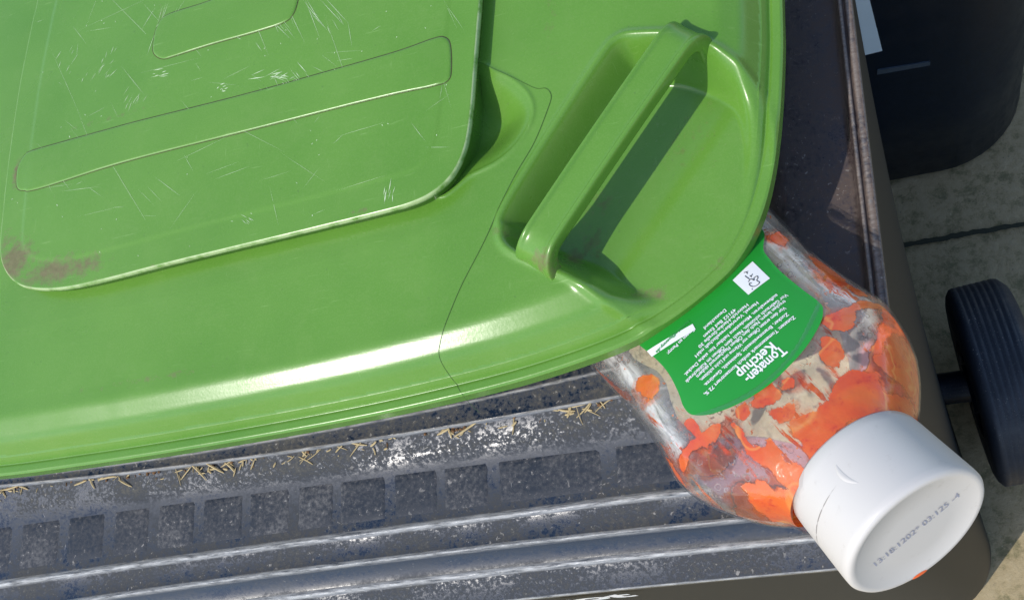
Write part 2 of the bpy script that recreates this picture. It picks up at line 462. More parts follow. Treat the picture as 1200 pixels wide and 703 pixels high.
wn = bo.modifiers.new('flat_faces', 'WEIGHTED_NORMAL'); wn.weight = 60; wn.mode = 'FACE_AREA'

# dusty grip pads in the row under the ledge
cells = [(-60, 20), (28, 74), (82, 126), (136, 178), (187, 231), (239, 287), (293, 341), (350, 392), (398, 453), (461, 513), (519, 572), (580, 706), (716, 830)]
fA, zA = fline(8); fB, zB = fline(9)
for a, b_ in cells:
    xa = P(a, 600 - a * .13, zA)[0]; xb = P(b_, 600 - b_ * .13, zA)[0]
    n = 14; m = 8; Vp = []; Fp = []
    for i in range(n + 1):
        for j in range(m + 1):
            t, s = i / n, j / m
            x = xa + (xb - xa) * t; ya, yb_ = float(fA(x)), float(fB(x))
            e = min(1, min(t, 1 - t) * n / 1.0, 1) * min(1, min(s * 1.0, 1 - s) * m / 1.0)
            y = ya + (yb_ - ya) * (.015 + .90 * s); zz = zA + (zB - zA) * (.015 + .90 * s)
            x2 = x + .0004 * math.sin(j * 2.1 + a) * (i in (0, n))
            Vp.append((x2, y, zz + (.0003 if e > .5 else -.0003)))
    for i in range(n):
        for j in range(m):
            q = i * (m + 1) + j; Fp.append((q, q + 1, q + m + 2, q + m + 1))
    child('grip_pad', BIN, Vp, Fp, PADM, attrs={'dust': [rnd.uniform(.6, 1.1)] * len(Vp)})

# white print on the front wall, only its upper edge in frame
def wall_y(z):
    t = np.clip((z + .065) / (GZ + .08), 0, 1); return t
def text_mesh(s, size, bold=0.0, spacing=1.0, align='LEFT'):
    cu = bpy.data.curves.new('txt', 'FONT'); cu.body = s; cu.size = size; cu.offset = bold
    cu.space_character = spacing; cu.align_x = align; cu.resolution_u = 3
    ob = bpy.data.objects.new('txt', cu); COL.objects.link(ob)
    dg = bpy.context.evaluated_depsgraph_get(); me = bpy.data.meshes.new_from_object(ob.evaluated_get(dg))
    vs = [tuple(v.co) for v in me.vertices]; fs = [tuple(p.vertices) for p in me.polygons]
    bpy.data.objects.remove(ob); bpy.data.curves.remove(cu); bpy.data.meshes.remove(me)
    return np.array(vs), fs
fL, zL = fline(nF - 1)
tv, tf = text_mesh('r  tot', .030, .0012)
x0 = P(552, 703, -.05)[0]
Vt = []
for x, y, _ in tv:
    X = x0 + x * 1.0; z = -.066 + y - .0165
    Vt.append((X, float(fL(X)) + .0042 - .0012 + (-.065 - z) * .012, z))
LOGO = child('printed_lettering', BIN, Vt, tf, WHITE, smooth=False)

# ---- lid
lid_px = [(917, 0), (918, 60), (914, 140), (907, 200), (890, 260), (862, 310), (820, 350), (770, 385), (720, 410), (640, 438), (560, 460), (450, 485), (330, 508), (200, 530), (100, 545), (0, 558)]
LZ = .045
lw = [tuple(P(x, y, LZ)[:2]) for x, y in lid_px]
lw += [(-.425, .100), (-.455, .108), (-.474, .125), (-.482, .152), (-.486, .20), (-.487, .30), (-.487, .42), (-.487, .495), (-.470, .512), (-.30, .515), (-.10, .515), (-.040, .510), (-.022, .49), (-.021, .42), (-.0215, .34), (-.0235, .28)]
LID = crom(lw, True, 6)
pocket_px = [(585, 262), (590, 240), (640, 160), (700, 68), (722, 42), (748, 36), (790, 36), (835, 50), (868, 72), (886, 102), (893, 150), (888, 220), (873, 270), (848, 312), (812, 345), (778, 362), (745, 362), (702, 342), (672, 322), (640, 306), (602, 290), (587, 278)]
POCK = pxpoly(pocket_px, .066)
scoop_px = [(500, 72), (552, 68), (572, 77), (592, 86), (611, 103), (617, 125), (606, 152), (580, 178), (545, 196), (500, 215)]
SCOOP = pxpoly(scoop_px, .069)
seam_px = [(555, 66), (600, 86), (622, 96), (634, 96), (640, 104), (637, 118), (620, 160), (595, 203), (560, 275), (530, 330), (508, 380), (498, 405), (500, 425), (512, 448), (530, 467)]
def lid_h(p, d):
    sl_ = lambda x: 1.30 * (sstep(x, .0040, .0056)) * (1 - sstep(x, .0104, .0150)) + .46 * sstep(x, .0104, .0150) * (1 - sstep(x, .0178, .0240)) + .035 * sstep(x, .0178, .0240) * (x < .06)
    dt_ = np.linspace(0, .3, 3001); zt_ = np.concatenate([[0], np.cumsum(sl_((dt_[1:] + dt_[:-1]) / 2) * 1e-4)])
    z = LZ - .0008 * (1 - sstep(d, .0, .0009))+.0012 + np.interp(d, dt_, zt_) * 1.06
    z -= .0007 * np.exp(-((d - .0046) / .0006) ** 2)
    z += .0015 * (1 - np.exp(-np.maximum(d - .028, 0) / .05))
    near = (p[:, 0] > -.20) & (p[:, 1] > .09) & (p[:, 1] < .30)
    q = p[near]
    dp, _ = sdf(q, POCK)
    s = sstep(dp, -.0005, .0105)
    pa_, pb_ = P(636, 270, .0785)[:2], P(787, 50, .0785)[:2]; e_ = (pb_ - pa_) / np.linalg.norm(pb_ - pa_)
    rt = (q[:, 0] - pa_[0]) * e_[1] - (q[:, 1] - pa_[1]) * e_[0]
    floor = .0415 + .0045 * sstep(rt, -.002, .022)
    zz = z[near]
    zz = np.where(dp > -.0005, zz + (np.minimum(floor, zz) - zz) * s, zz)
    zz += .0011 * np.exp(-((dp + .0012) / .0016) ** 2)
    ds, _ = sdf(q, SCOOP)
    zz -= .0072 * sstep(ds, -.0003, .015) 
    zz += .0006 * np.exp(-((ds + .0006) / .0008) ** 2)
    z[near] = zz
    return z
xs = np.concatenate([np.arange(-.49, -.40, .004), np.arange(-.40, -.018, .0006)])
ys = np.concatenate([np.arange(.092, .335, .0006), np.arange(.336, .52, .004)])
V, Fq = edged_patch(LID, xs, ys, lid_h, [0, .0002, .0005, .0009, .0013, .0020, .0030, .0036, .0040, .0043, .0046, .0049, .0052, .0056, .0062, .0070], .006)
def dirt_at(Vw, spots):
    d = np.zeros(len(Vw))
    for (x, y, z, rx, ry, s) in spots:
        c = P(x, y, z); k = P(x + 10, y, z); 
        u = (Vw[:, 0] - c[0]) / (rx * .00027); v_ = (Vw[:, 1] - c[1]) / (ry * .00027)
        d = np.maximum(d, s * np.exp(-(u * u + v_ * v_)))
    return d
dirt = dirt_at(V, [(672, 300, .045, 14, 22, .8), (690, 282, .045, 22, 30, .55), (762, 345, .047, 26, 12, .75), (700, 235, .045, 30, 26, .42), (640, 20, .069, 10, 80, .3), (150, 440, .069, 160, 7, .33),
                   (838, 305, .05, 8, 8, .6), (866, 300, .05, 10, 4, .6), (810, 160, .045, 60, 60, .25), (560, 130, .065, 12, 8, .2), (600, 280, .055, 30, 8, .4)])
LIDO = child('lid', BIN, V, Fq, G, attrs={'dirt': dirt})

def on_lid(px, z=.0695):
    p = P(px[0], px[1], z)[:2]; return p
def drape(pxs, zguess, lift=.00012):
    w2 = np.array([P(x, y, zguess)[:2] for x, y in pxs]); w2 = crom(w2, False, 6)
    d, _ = sdf(w2, LID); z = lid_h(w2, d)
    return np.column_stack([w2, z + lift])
v1, f1 = ribbon(drape(seam_px, .0688), .00030, 0, True)
child('mould_seam', LIDO, v1, f1, SEAM, top=BIN, smooth=False)

# raised central panel
plat_px = [(46, -20), (36, 30), (22, 100), (10, 180), (3, 240), (-1, 290), (4, 315), (20, 333), (45, 339), (80, 337), (130, 326), (200, 308), (350, 272), (440, 250), (480, 239), (508, 225), (530, 204), (545, 172), (552, 130), (556, 80), (560, 30), (563, -10)]
PZ = .0712
pw = [tuple(P(x, y, PZ)[:2]) for x, y in plat_px]
xr, xl = pw[-1][0], pw[0][0]
pw += [(xr + .003, .30), (xr + .004, .40), (xr - .004, .435), (xr - .03, .45), (xl + .03, .45), (xl + .004, .435), (xl - .002, .40)]
PLAT = crom(pw, True, 6)
def plat_h(p, d):
    r = .0011; z = np.full(len(p), PZ)
    z -= np.where(d < r, r - np.sqrt(np.maximum(r * r - (r - d) ** 2, 0)), 0)
    z += .0003 * sstep(d, .012, .0145) + .0012 * sstep(d, .02, .12)
    return z
V, Fq = edged_patch(PLAT, np.arange(-.385, -.125, .0006), np.concatenate([np.arange(.155, .335, .0006), np.arange(.336, .46, .004)]), plat_h, [0, .0001, .0003, .0005, .0008, .0011, .0014, .0018, .0024, .0032, .0040], .016, .0018)
PD = [(200, 308, PZ, 200, 5, .35), (18, 305, PZ, 40, 34, 1.1), (62, 318, PZ, 66, 22, 1.1), (100, 310, PZ, 40, 18, .9), (10, 280, PZ, 18, 18, .6), (20, 203, PZ, 9, 26, 1.1), (34, 218, PZ, 16, 5, .9), (300, 152, PZ, 220, 3, .35), (190, 22, PZ, 7, 30, .35), (130, 140, PZ, 90, 5, .4), (420, 248, PZ, 20, 5, .6), (70, 200, PZ, 60, 50, .2)]
nv = len(V); nf = len(Fq)
# scratches laid on the panel (second material of the same mesh)
sl = []
def hz(pt):
    d, _ = sdf(np.array([pt]), PLAT); return float(plat_h(np.array([pt]), d)[0])
def scratch(x, y, ang, L, wd):
    a = math.radians(ang); p0 = P(x - math.cos(a) * L / 2, y - math.sin(a) * L / 2, PZ)[:2]; p1 = P(x + math.cos(a) * L / 2, y + math.sin(a) * L / 2, PZ)[:2]
    q, ff = sliver(p0, p1, wd, 0)
    if not q: return
    sl.append(([(a_[0], a_[1], hz(a_) + .00010) for a_ in q], ff))
for i in range(26): scratch(rnd.gauss(345, 13), rnd.gauss(108, 12), rnd.gauss(50, 8), rnd.uniform(8, 34), rnd.uniform(.0001, .00026))
for i in range(14): scratch(rnd.gauss(325, 10), rnd.gauss(90, 3), rnd.gauss(-12, 14), rnd.uniform(5, 22), rnd.uniform(.00015, .0004))
for i in range(9): scratch(rnd.gauss(192, 6), rnd.gauss(89, 2), rnd.gauss(-15, 9), rnd.uniform(4, 14), rnd.uniform(.0002, .0004))
for i in range(16): scratch(rnd.gauss(455, 9), rnd.gauss(233, 7), rnd.gauss(95, 8), rnd.uniform(6, 20), rnd.uniform(.00012, .0004))
for i in range(22): scratch(rnd.uniform(60, 140), rnd.uniform(55, 95), rnd.gauss(-62, 12), rnd.uniform(4, 18), rnd.uniform(.0001, .0003))
for i in range(20): scratch(rnd.gauss(200, 12), rnd.uniform(15, 55), rnd.gauss(-65, 6), rnd.uniform(10, 34), rnd.uniform(.00008, .0002))
for i in range(20): scratch(rnd.uniform(300, 400), rnd.uniform(5, 60), rnd.gauss(58, 8), rnd.uniform(10, 55), rnd.uniform(.00008, .0002))
for i in range(10): scratch(rnd.gauss(155, 12), rnd.gauss(120, 6), rnd.gauss(-65, 8), rnd.uniform(6, 16), rnd.uniform(.0001, .00025))
for i in range(7): scratch(rnd.gauss(288, 5), rnd.gauss(257, 3), rnd.gauss(40, 12), rnd.uniform(4, 10), rnd.uniform(.0001, .0002))
for i in range(7): scratch(rnd.gauss(265, 4), rnd.gauss(103, 2.5), rnd.gauss(-20, 30), rnd.uniform(2, 6), rnd.uniform(.0002, .0005))
for i in range(60): scratch(rnd.uniform(10, 540), rnd.uniform(5, 250), rnd.gauss(-20 if rnd.random() < .5 else 50, 14), rnd.uniform(6, 50), rnd.uniform(.00006, .00013))
for i in range(34): scratch(rnd.uniform(10, 540), rnd.uniform(5, 290), rnd.choice([-18, -15, 40, 62, -60]) + rnd.gauss(0, 10), 12 + rnd.expovariate(1 / 45.), rnd.uniform(.00005, .00011))
for i in range(70): scratch(rnd.uniform(0, 540), rnd.uniform(0, 310), rnd.uniform(0, 180), rnd.uniform(1.5, 3), rnd.uniform(.0002, .0004))
# keep only slivers inside the panel
sl = [s for s in sl if sdf(np.array([s[0][0][:2], s[0][2][:2]]), PLAT)[0].min() > .002]
sv, sf = join(sl)
allV = np.vstack([V, np.array(sv)]); allF = np.vstack([Fq, np.array(sf) + nv])
fm = np.concatenate([np.zeros(nf), np.ones(len(sf))])
PAN = child('raised_panel', LIDO, allV, allF, [G, SCR], top=BIN, fmat=fm, attrs={'dirt': np.concatenate([dirt_at(V, PD), np.zeros(len(sv))]), 'edge': np.concatenate([(sdf(V[:, :2], PLAT)[0] < .00075).astype(float), np.zeros(len(sv))])})

GROOVE = mat_plain('groove_dirt', (.060, .055, .025), .85, .2, .5, 120)
def resample(poly, n):
    q = np.vstack([poly, poly[:1]]); L = np.concatenate([[0], np.cumsum(np.linalg.norm(np.diff(q, axis=0), axis=1))])
    t = np.linspace(0, L[-1], n + 1)[:-1]
    return np.stack([np.interp(t, L, q[:, 0]), np.interp(t, L, q[:, 1])], 1)
def pad(pxs, wseam=.00038):
    pw = resample(pxpoly(pxs, PZ + .0012, True, 8), 420)
    ctr = pw.mean(0); V = []; n = len(pw)
    def off(k):
        t = np.roll(pw, -1, 0) - np.roll(pw, 1, 0); t /= np.linalg.norm(t, axis=1)[:, None]
        nn = np.stack([-t[:, 1], t[:, 0]], 1)
        if ((pw + nn * .001 - ctr) ** 2).sum() > ((pw - ctr) ** 2).sum(): nn = -nn
        return pw + nn * k
    def hh(q):
        d, _ = sdf(q, PLAT); return plat_h(q, d)
    ring = []
    wv = .5 + .5 * np.sin(np.arange(n) * .35) 
    for k, z in ((-wseam * 1.0, .00006), (-wseam * .1, .00010), (.0000, .00015), (.0002, .0004), (.0006, .00055), (.0014, .00058)):
        q = off(k); ring.append(np.column_stack([q, hh(q) + z]))
    Vv, Ff = loft(ring, True); m = [0 if i // n < 1 else 1 for i in range(len(Ff))]
    b = len(Vv); c3 = np.array([[*ctr, float(hh(ctr[None])[0]) + .00058]]); Vv = np.vstack([Vv, c3])
    inner = (len(ring) - 1) * n
    # fill with an ngon (flat enough)
    Ff = list(Ff) + [tuple(inner + i for i in range(n))]; m.append(1); Vv = Vv[:-1]
    child('embossed_bar', LIDO, Vv, Ff, [GROOVE, G], top=BIN, fmat=m, attrs={'dirt': np.zeros(len(Vv))})
pad([(17, 212), (19, 195), (27, 181), (42, 174), (150, 145), (300, 107), (450, 64), (505, 45), (520, 43), (526, 52), (527, 80), (523, 93), (505, 100), (450, 112), (300, 150), (150, 188), (45, 220), (26, 222), (19, 220)])
pad([(180, 48), (184, 32), (196, 18), (240, 4), (300, -18), (345, -30), (352, -20), (350, -4), (344, 16), (332, 27), (300, 38), (250, 52), (205, 66), (190, 69), (180, 62)])

# grab bar over the pocket
HZ = .0722
pA, pB = P(636, 270, HZ), P(787, 50, HZ)
dr = (pB - pA); dr[2] = 0; Lb = np.linalg.norm(dr); dr /= Lb; sd_ = np.array([dr[1], -dr[0], 0])   # to the right of the run
sec = [(-.0066, -.0060), (-.0069, -.002), (-.0068, .0000), (-.0062, .0009), (-.0054, .0009), (-.0046, .0000), (-.0036, -.0005), (.0034, -.0005), (.0044, .0000), (.0052, .0010), (.0061, .0010), (.0067, .0002), (.0069, -.002), (.0066, -.0060), (.0050, -.0072), (-.0050, -.0072)]
prof = []  # (s along, z drop, tangent angle, widen)
for t in np.linspace(0, 1, 9): a = math.radians(78 * (1 - t)); prof.append((-.0135 + .0135 * (1 - math.sin(a)) * 1 + .0, -.0125 * (1 - math.cos(a)), a, 1 + .28 * (1 - t) ** 1.5))
n1 = [(Lb * t, .0006 * math.sin(math.pi * t), 0., 1.) for t in np.linspace(0, 1, 14)[1:]]
prof = [(-.0125 * math.sin(math.radians(a)) , -.0125 * (1 - math.cos(math.radians(a))) , math.radians(a), 1 + .30 * (a / 84) ** 1.6) for a in (84, 72, 60, 48, 36, 24, 12, 0)] + n1
prof = [(-.0125, -.030, math.radians(88), 1.30), (-.0125, -.018, math.radians(86), 1.32)] + prof
prof += [(Lb + .011 * math.sin(math.radians(a)), -.011 * (1 - math.cos(math.radians(a))), -math.radians(a), 1 + .1 * a / 84) for a in (12, 24, 36, 48, 60, 72, 84)] + [(Lb + .011, -.018, -math.radians(86), 1.1), (Lb + .011, -.032, -math.radians(88), 1.1)]
rg = []
for s, dz, a, wd in prof:
    upv = np.array([0, 0, 1]) * math.cos(a) - dr * math.sin(a)
    c = pA + dr * s + np.array([0, 0, dz])
    rg.append([c + sd_ * x * wd + upv * (y if y < 0 else y * max(0, 1 - abs(a) / 1.2)) for x, y in sec])
V, Fc = loft(rg, True, True, True)
hd = dirt_at(np.array(V), [(640, 322, .055, 40, 12, .9), (655, 318, .06, 16, 14, .8)])
hb = child('handle', LIDO, V, Fc, G, top=BIN, attrs={'dirt': hd})
sub = hb.modifiers.new('soft', 'SUBSURF'); sub.levels = 2; sub.render_levels = 2

# wheel + axle of the same bin
def ring_x(cx, cy, cz, r, n=72, ph=0, mod=None):
    return [(cx, cy + (r if mod is None else r * mod(i)) * math.cos(2 * math.pi * i / n + ph), cz + (r if mod is None else r * mod(i)) * math.sin(2 * math.pi * i / n + ph)) for i in range(n)]
wy0 = P(1140, 322, GZ + .1)[1]; wy1 = P(1165, 580, GZ + .1)[1]; wyc = (wy0 + wy1) / 2 - .004; wr = .106
wx0, wx1 = .036, .098; wz = GZ + wr
tread = [(wx0, .052), (wx0, .092), (wx0 + .002, .099), (wx0 + .006, .1045)]
for i in range(7):
    x = wx0 + .009 + i * .0062; tread += [(x, .1055), (x + .0024, .1055), (x + .0028, .1050), (x + .0040, .1050)]
tread += [(wx1 - .009, .1040), (wx1 - .002, .096), (wx1, .088), (wx1, .052)]
yaw = lambda V: [(x - .10 * (y - wyc), y + .10 * (x - .064), z) for x, y, z in V]
V, Fc = loft([ring_x(x, wyc, wz, r) for x, r in tread + tread[:1]]); V = yaw(V)
WH = child('wheel', BIN, V, Fc, TYRE, smooth=True, attrs={'dust': [.8] * len(V)})
rim = [(wx0 + .006, .0), (wx0 + .006, .018), (wx0 - .002, .018), (wx0 - .002, .026), (wx0 + .008, .028), (wx0 + .010, .044), (wx0 + .003, .046), (wx0 + .003, .0525), (wx1 - .003, .0525), (wx1 - .003, .046), (wx1 - .010, .044), (wx1 - .008, .020), (wx1, .016), (wx1, .0)]
V, Fc = loft([ring_x(x, wyc, wz, max(r, .0005), 48) for x, r in rim]); V = yaw(V)
child('rim', WH, V, Fc, NAVY, top=BIN, attrs={'dust': [.3] * len(V)})
V, Fc = loft([ring_x(x, wyc, wz, r, 28) for x, r in ((-.05, .0), (-.05, .017), (.010, .017), (.020, .017), (.044, .017), (.0445, .0))])
child('axle', BIN, V, Fc, NAVY, smooth=False, attrs={'dust': [.3] * len(V)})
# twin wheel on the hidden far side
V, Fc = loft([ring_x(-.55 - (x - wx0), wyc, wz, r) for x, r in tread + tread[:1]])
child('wheel', BIN, V, Fc, TYRE, attrs={'dust': [.8] * len(V)})

# ------------------------------------------------------------------ neighbouring dark bin
NBN = empty('wheelie_bin', (-.09, .82, GZ), 'blue-black wheelie bin with a pale sticker standing behind the green-lidded one', 'wheelie bin')
def rrect(x0, x1, y0, y1, r, z, n=10):
    pts = []
    for cx, cy, a0 in ((x1 - r, y0 + r, -90), (x1 - r, y1 - r, 0), (x0 + r, y1 - r, 90), (x0 + r, y0 + r, 180)):
        for i in range(n + 1):
            a = math.radians(a0 + 90 * i / n); pts.append((cx + r * math.cos(a), cy + r * math.sin(a), z))
    return pts
NX0, NX1, NY0, NY1 = -.33, .157, .576, 1.08
ls = [rrect(NX0 + .01, NX1 - .01, NY0 + .01, NY1 - .01, .10, GZ), rrect(NX0, NX1, NY0, NY1, .105, GZ + .012)]
for t in (.2, .4, .6, .8, 1): ls.append(rrect(NX0 - .012 * t, NX1 + .012 * t, NY0, NY1 + .02 * t, .105 - .05 * t, GZ + .012 + .80 * t))
zt = GZ + .812
ls += [rrect(NX0 - .028, NX1 + .028, NY0 - .016, NY1 + .035, .05, zt + .004), rrect(NX0 - .03, NX1 + .03, NY0 - .018, NY1 + .037, .05, zt + .03), rrect(NX0 - .01, NX1 + .01, NY0 - .0, NY1 + .02, .05, zt + .032), rrect(NX0 - .008, NX1 + .008, NY0 + .01, NY1, .05, zt - .3)]
V, Fc = loft(ls, True, True, True)
child('body', NBN, V, Fc, NAVY, attrs={'dust': [.2] * len(V)})
ls = [rrect(NX0 - .034, NX1 + .034, NY0 - .022, NY1 + .03, .05, zt + .026), rrect(NX0 - .034, NX1 + .034, NY0 - .022, NY1 + .03, .05, zt + .036), rrect(NX0 - .02, NX1 + .02, NY0 - .004, NY1 + .02, .06, zt + .055), rrect(NX0 + .04, NX1 - .04, NY0 + .06, NY1 - .04, .06, zt + .064)]
V, Fc = loft(ls, True, False, True)
child('lid', NBN, V, Fc, NAVY, attrs={'dust': [.5] * len(V)})
o_ = np.array([0, NY0 - .0015, 0]); nrm = np.array([0, 1., 0])
STK = mat_plain('pale_blue_sticker', (.55, .68, .78), .35, .5, .06, 60)
c4 = [hit(x, y, o_, nrm) for x, y in ((1034, 60), (1002, 68), (985, -20), (1014, -20))]
gV = []; gF = []
for i, c in enumerate(c4): gV.append(c)
for c in c4: gV.append(c + np.array([0, .0012, 0]))
gF = [(0, 1, 2, 3), (0, 4, 5, 1), (1, 5, 6, 2), (2, 6, 7, 3), (3, 7, 4, 0)]
child('sticker', NBN, gV, gF, STK, smooth=False)
SCF = mat_plain('scuffed_line', (.045, .065, .090), .4, .5, .2)
c4 = [hit(x, y, o_, nrm) for x, y in ((1028, 83), (1090, 73), (1090, 77), (1028, 88))]
child('moulded_line', NBN, c4 + [c + np.array([0, .0015, 0]) for c in c4], [(0, 1, 2, 3), (0, 4, 5, 1), (1, 5, 6, 2), (2, 6, 7, 3), (3, 7, 4, 0)], SCF, smooth=False)

# ------------------------------------------------------------------ bottle
A = P(801, 343, .018); B = P(1073, 628, .0575)
AX = (B - A) / np.linalg.norm(B - A); LT = np.cross(AX, [0, 0, 1]); LT /= np.linalg.norm(LT); UP = np.cross(LT, AX)
LB = np.linalg.norm(B - A)
def bt(u, v_, w_): return A + AX * u + LT * v_ + UP * w_
def UV(px, py, off=0.):
    p = hit(px, py, A + UP * off, UP) - A; return np.array([p @ AX, p @ LT])
UC0 = LB - .0285
BOT = empty('ketchup_bottle', A - np.array([0, 0, .02]), 'smeared clear ketchup bottle with white cap wedged upside down under the green lid', 'bottle')
st_u = np.array([-.115, -.108, -.09, -.05, -.02, 0., .028, .05, .068, .078, .086, .093, .099, .104, .109]) 
st_w = np.array([.022, .034, .041, .044, .0450, .0447, .0425, .0440, .0457, .0442, .0410, .0362, .0312, .0262, .0245])
st_t = np.array([.010, .013, .014, .0150, .0160, .0166, .0176, .0200, .0215, .0225, .0230, .0232, .0230, .0222, .0215])
sc_u = (UC0 + .003) / .109
def wt(u):
    return np.interp(u, st_u * np.where(st_u > 0, sc_u, 1), st_w), np.interp(u, st_u * np.where(st_u > 0, sc_u, 1), st_t)
def smooth_tab():
    us = np.linspace(-.115, .109 * sc_u, 400); W_, T_ = wt(us)
    k = np.exp(-np.linspace(-2, 2, 19) ** 2); k /= k.sum()
    pad_ = lambda a: np.concatenate([np.full(9, a[0]), a, np.full(9, a[-1])])
    return us, np.convolve(pad_(W_), k, 'valid'), np.convolve(pad_(T_), k, 'valid')
_us, _W, _T = smooth_tab()
def sect(u):
    a = np.interp(u, _us, _W); b_ = np.interp(u, _us, _T)
    k = np.clip((u - .075) / .03, 0, 1); return a, b_, 2.8 - .8 * k
def bsurf(u, th, inset_=0.):
    a, b_, e = sect(u); c, s = math.cos(th), math.sin(th)
    # soft dents left by squeezing
    dent = 1 - .045 * math.exp(-((u - .080) / .010) ** 2) * (.5 + .5 * math.cos(6 * th + 1)) - .02 * math.exp(-((u - .045) / .02) ** 2) * math.cos(2 * th)
    v_ = (a * dent - inset_) * math.copysign(abs(c) ** (2 / e), c); w_ = (b_ - inset_) * math.copysign(abs(s) ** (2 / e), s) * (1 + (dent - 1) * .6)
    ua = (.0695 - .016 * (v_ / .033) ** 2)
    if w_ > 0: w_ += (.0007 if inset_ == 0 else 0) * math.exp(-((u - ua) / .0010) ** 2) * max(0, 1 - (abs(v_) / .040) ** 4)
    if w_ > 0 and inset_ == 0: w_ += .0009 * math.exp(-((abs(v_) / a - .84 - .05 * math.sin(u * 60)) / .035) ** 2) * (1 - np.clip((u - .075) / .02, 0, 1))
    return v_, w_
def top_w(u, v_):
    a, b_, e = sect(u); r = min(abs(v_) / a, .995); return b_ * (1 - r ** e) ** (1 / e)

def mat_clear():
    b = NB('clear_bottle_plastic')
    nn = b.noise(60, 3); n2 = b.noise(400, 3)
    nm = b.bump(nn, .28, .003); nm = b.bump(b.noise(150, 3, .5, dist=.8), .35, .0010, nm)
    tr = b.n('ShaderNodeBsdfTransparent', inp={'Color': (.93, .93, .92, 1)}).outputs[0]
    gl = b.n('ShaderNodeBsdfGlossy', inp={'Color': (1, 1, 1, 1), 'Roughness': .11, 'Normal': nm}).outputs[0]
    fc = b.n('ShaderNodeLayerWeight', inp={'Blend': .5, 'Normal': nm}).outputs['Facing']
    fr = b.math('ADD', .045, b.math('MULTIPLY', b.math('POWER', fc, 3.), .5))
    hz_ = b.n('ShaderNodeBsdfDiffuse', inp={'Color': (.85, .85, .84, 1)}).outputs[0]
    k = .015
    m1 = b.n('ShaderNodeMixShader', inp={0: k, 1: tr, 2: hz_}).outputs[0]
    m2 = b.n('ShaderNodeMixShader', inp={0: b.math('MULTIPLY', fr, .9), 1: m1, 2: gl}).outputs[0]
    return b.done(m2)
CLEAR = mat_clear()
ths = np.linspace(0, 2 * math.pi, 161)[:-1]
rg = []
for u in np.concatenate([[-.116], np.linspace(-.115, -.01, 40), np.linspace(-.009, .109 * sc_u, 180)]):
    k = .3 if u < -.1155 else 1
    rg.append([bt(u, *(np.array(bsurf(u, t)) * k)) for t in ths])
V, Fc = loft(rg, True, True, False)
child('bottle_shell', BOT, V, Fc, CLEAR)

# ketchup film on the inner face: outlines of the smears kept as distances on the mesh
SM = [[(935, 503), (951, 498), (969, 488), (985, 463), (998, 447), (1010, 441), (1029, 439), (1031, 459), (1045, 456), (1057, 444), (1029, 431), (1027, 419), (1038, 412), (1037, 395), (1045, 372), (1075, 370), (1110, 400), (1118, 437), (1120, 495), (1048, 489), (1035, 491), (1010, 497), (994, 506), (982, 519), (969, 531), (960, 544), (954, 550), (951, 538), (946, 525), (938, 519)],
      [(910, 488), (923, 489), (938, 484), (939, 497), (926, 505), (916, 500)],
      [(968, 403), (985, 402), (992, 420), (986, 438), (974, 434), (966, 425), (971, 416)],
      [(866, 567), (894, 566), (910, 571), (932, 575), (940, 588), (937, 600), (938, 622), (913, 613), (894, 600), (879, 584)],
      [(866, 505), (876, 510), (885, 525), (904, 535), (907, 522), (916, 525), (926, 544), (948, 556), (940, 582), (913, 563), (894, 547), (879, 531)],
      [(791, 542), (808, 522), (825, 512), (848, 502), (851, 511), (837, 525), (814, 528), (797, 548)],
      [(805, 497), (814, 495), (825, 508), (819, 517), (808, 505)],
      [(743, 443), (757, 437), (771, 446), (770, 460), (757, 463), (745, 454)],
      [(896, 457), (910, 457), (922, 474), (910, 485), (893, 483)],
      [(965, 379), (985, 369), (1007, 351), (1029, 347), (1022, 355), (1003, 367), (1000, 388), (981, 395), (974, 388)],
      [(941, 288), (955, 293), (985, 319), (1011, 338), (992, 334), (966, 320), (948, 303)],
      [(768, 525), (783, 545), (796, 568), (819, 588), (842, 598), (834, 606), (806, 596), (785, 578), (772, 551)],
      [(872, 492), (880, 480), (885, 492), (878, 500)], [(925, 455), (935, 452), (938, 462), (928, 466)],
      [(905, 262), (915, 270), (912, 280), (900, 272)]]
CR = [[(742, 400), (775, 440), (796, 492), (830, 508), (880, 503), (925, 510), (958, 500), (982, 468), (990, 430), (985, 400), (972, 362), (930, 300), (880, 280)]]
PK = [[(850, 505), (940, 503), (1010, 500), (960, 560), (938, 610), (880, 600), (838, 585), (815, 545)], [(1005, 400), (1035, 400), (1040, 440), (1000, 440)]]
def polys_uv(L, off): return [crom([UV(x, y, off) for x, y in q], True, 5) for q in L]
u_s = np.arange(-.02, UC0 + .002, .0007); th_s = np.linspace(0, 2 * math.pi, 361)[:-1]
FV = []; uvw = []
for u in u_s:
    for t in th_s:
        v_, w_ = bsurf(u, t, .0007); FV.append(bt(u, v_, w_)); uvw.append((u, v_, w_))
uvw = np.array(uvw); topm = uvw[:, 2] > -.002
def field(L, off, mask):
    out = np.full(len(uvw), -.02)
    for q in polys_uv(L, off):
        d, _ = sdf(uvw[mask][:, :2], q); out[mask] = np.maximum(out[mask], d)
    return out
fo = field(SM, .016, topm)
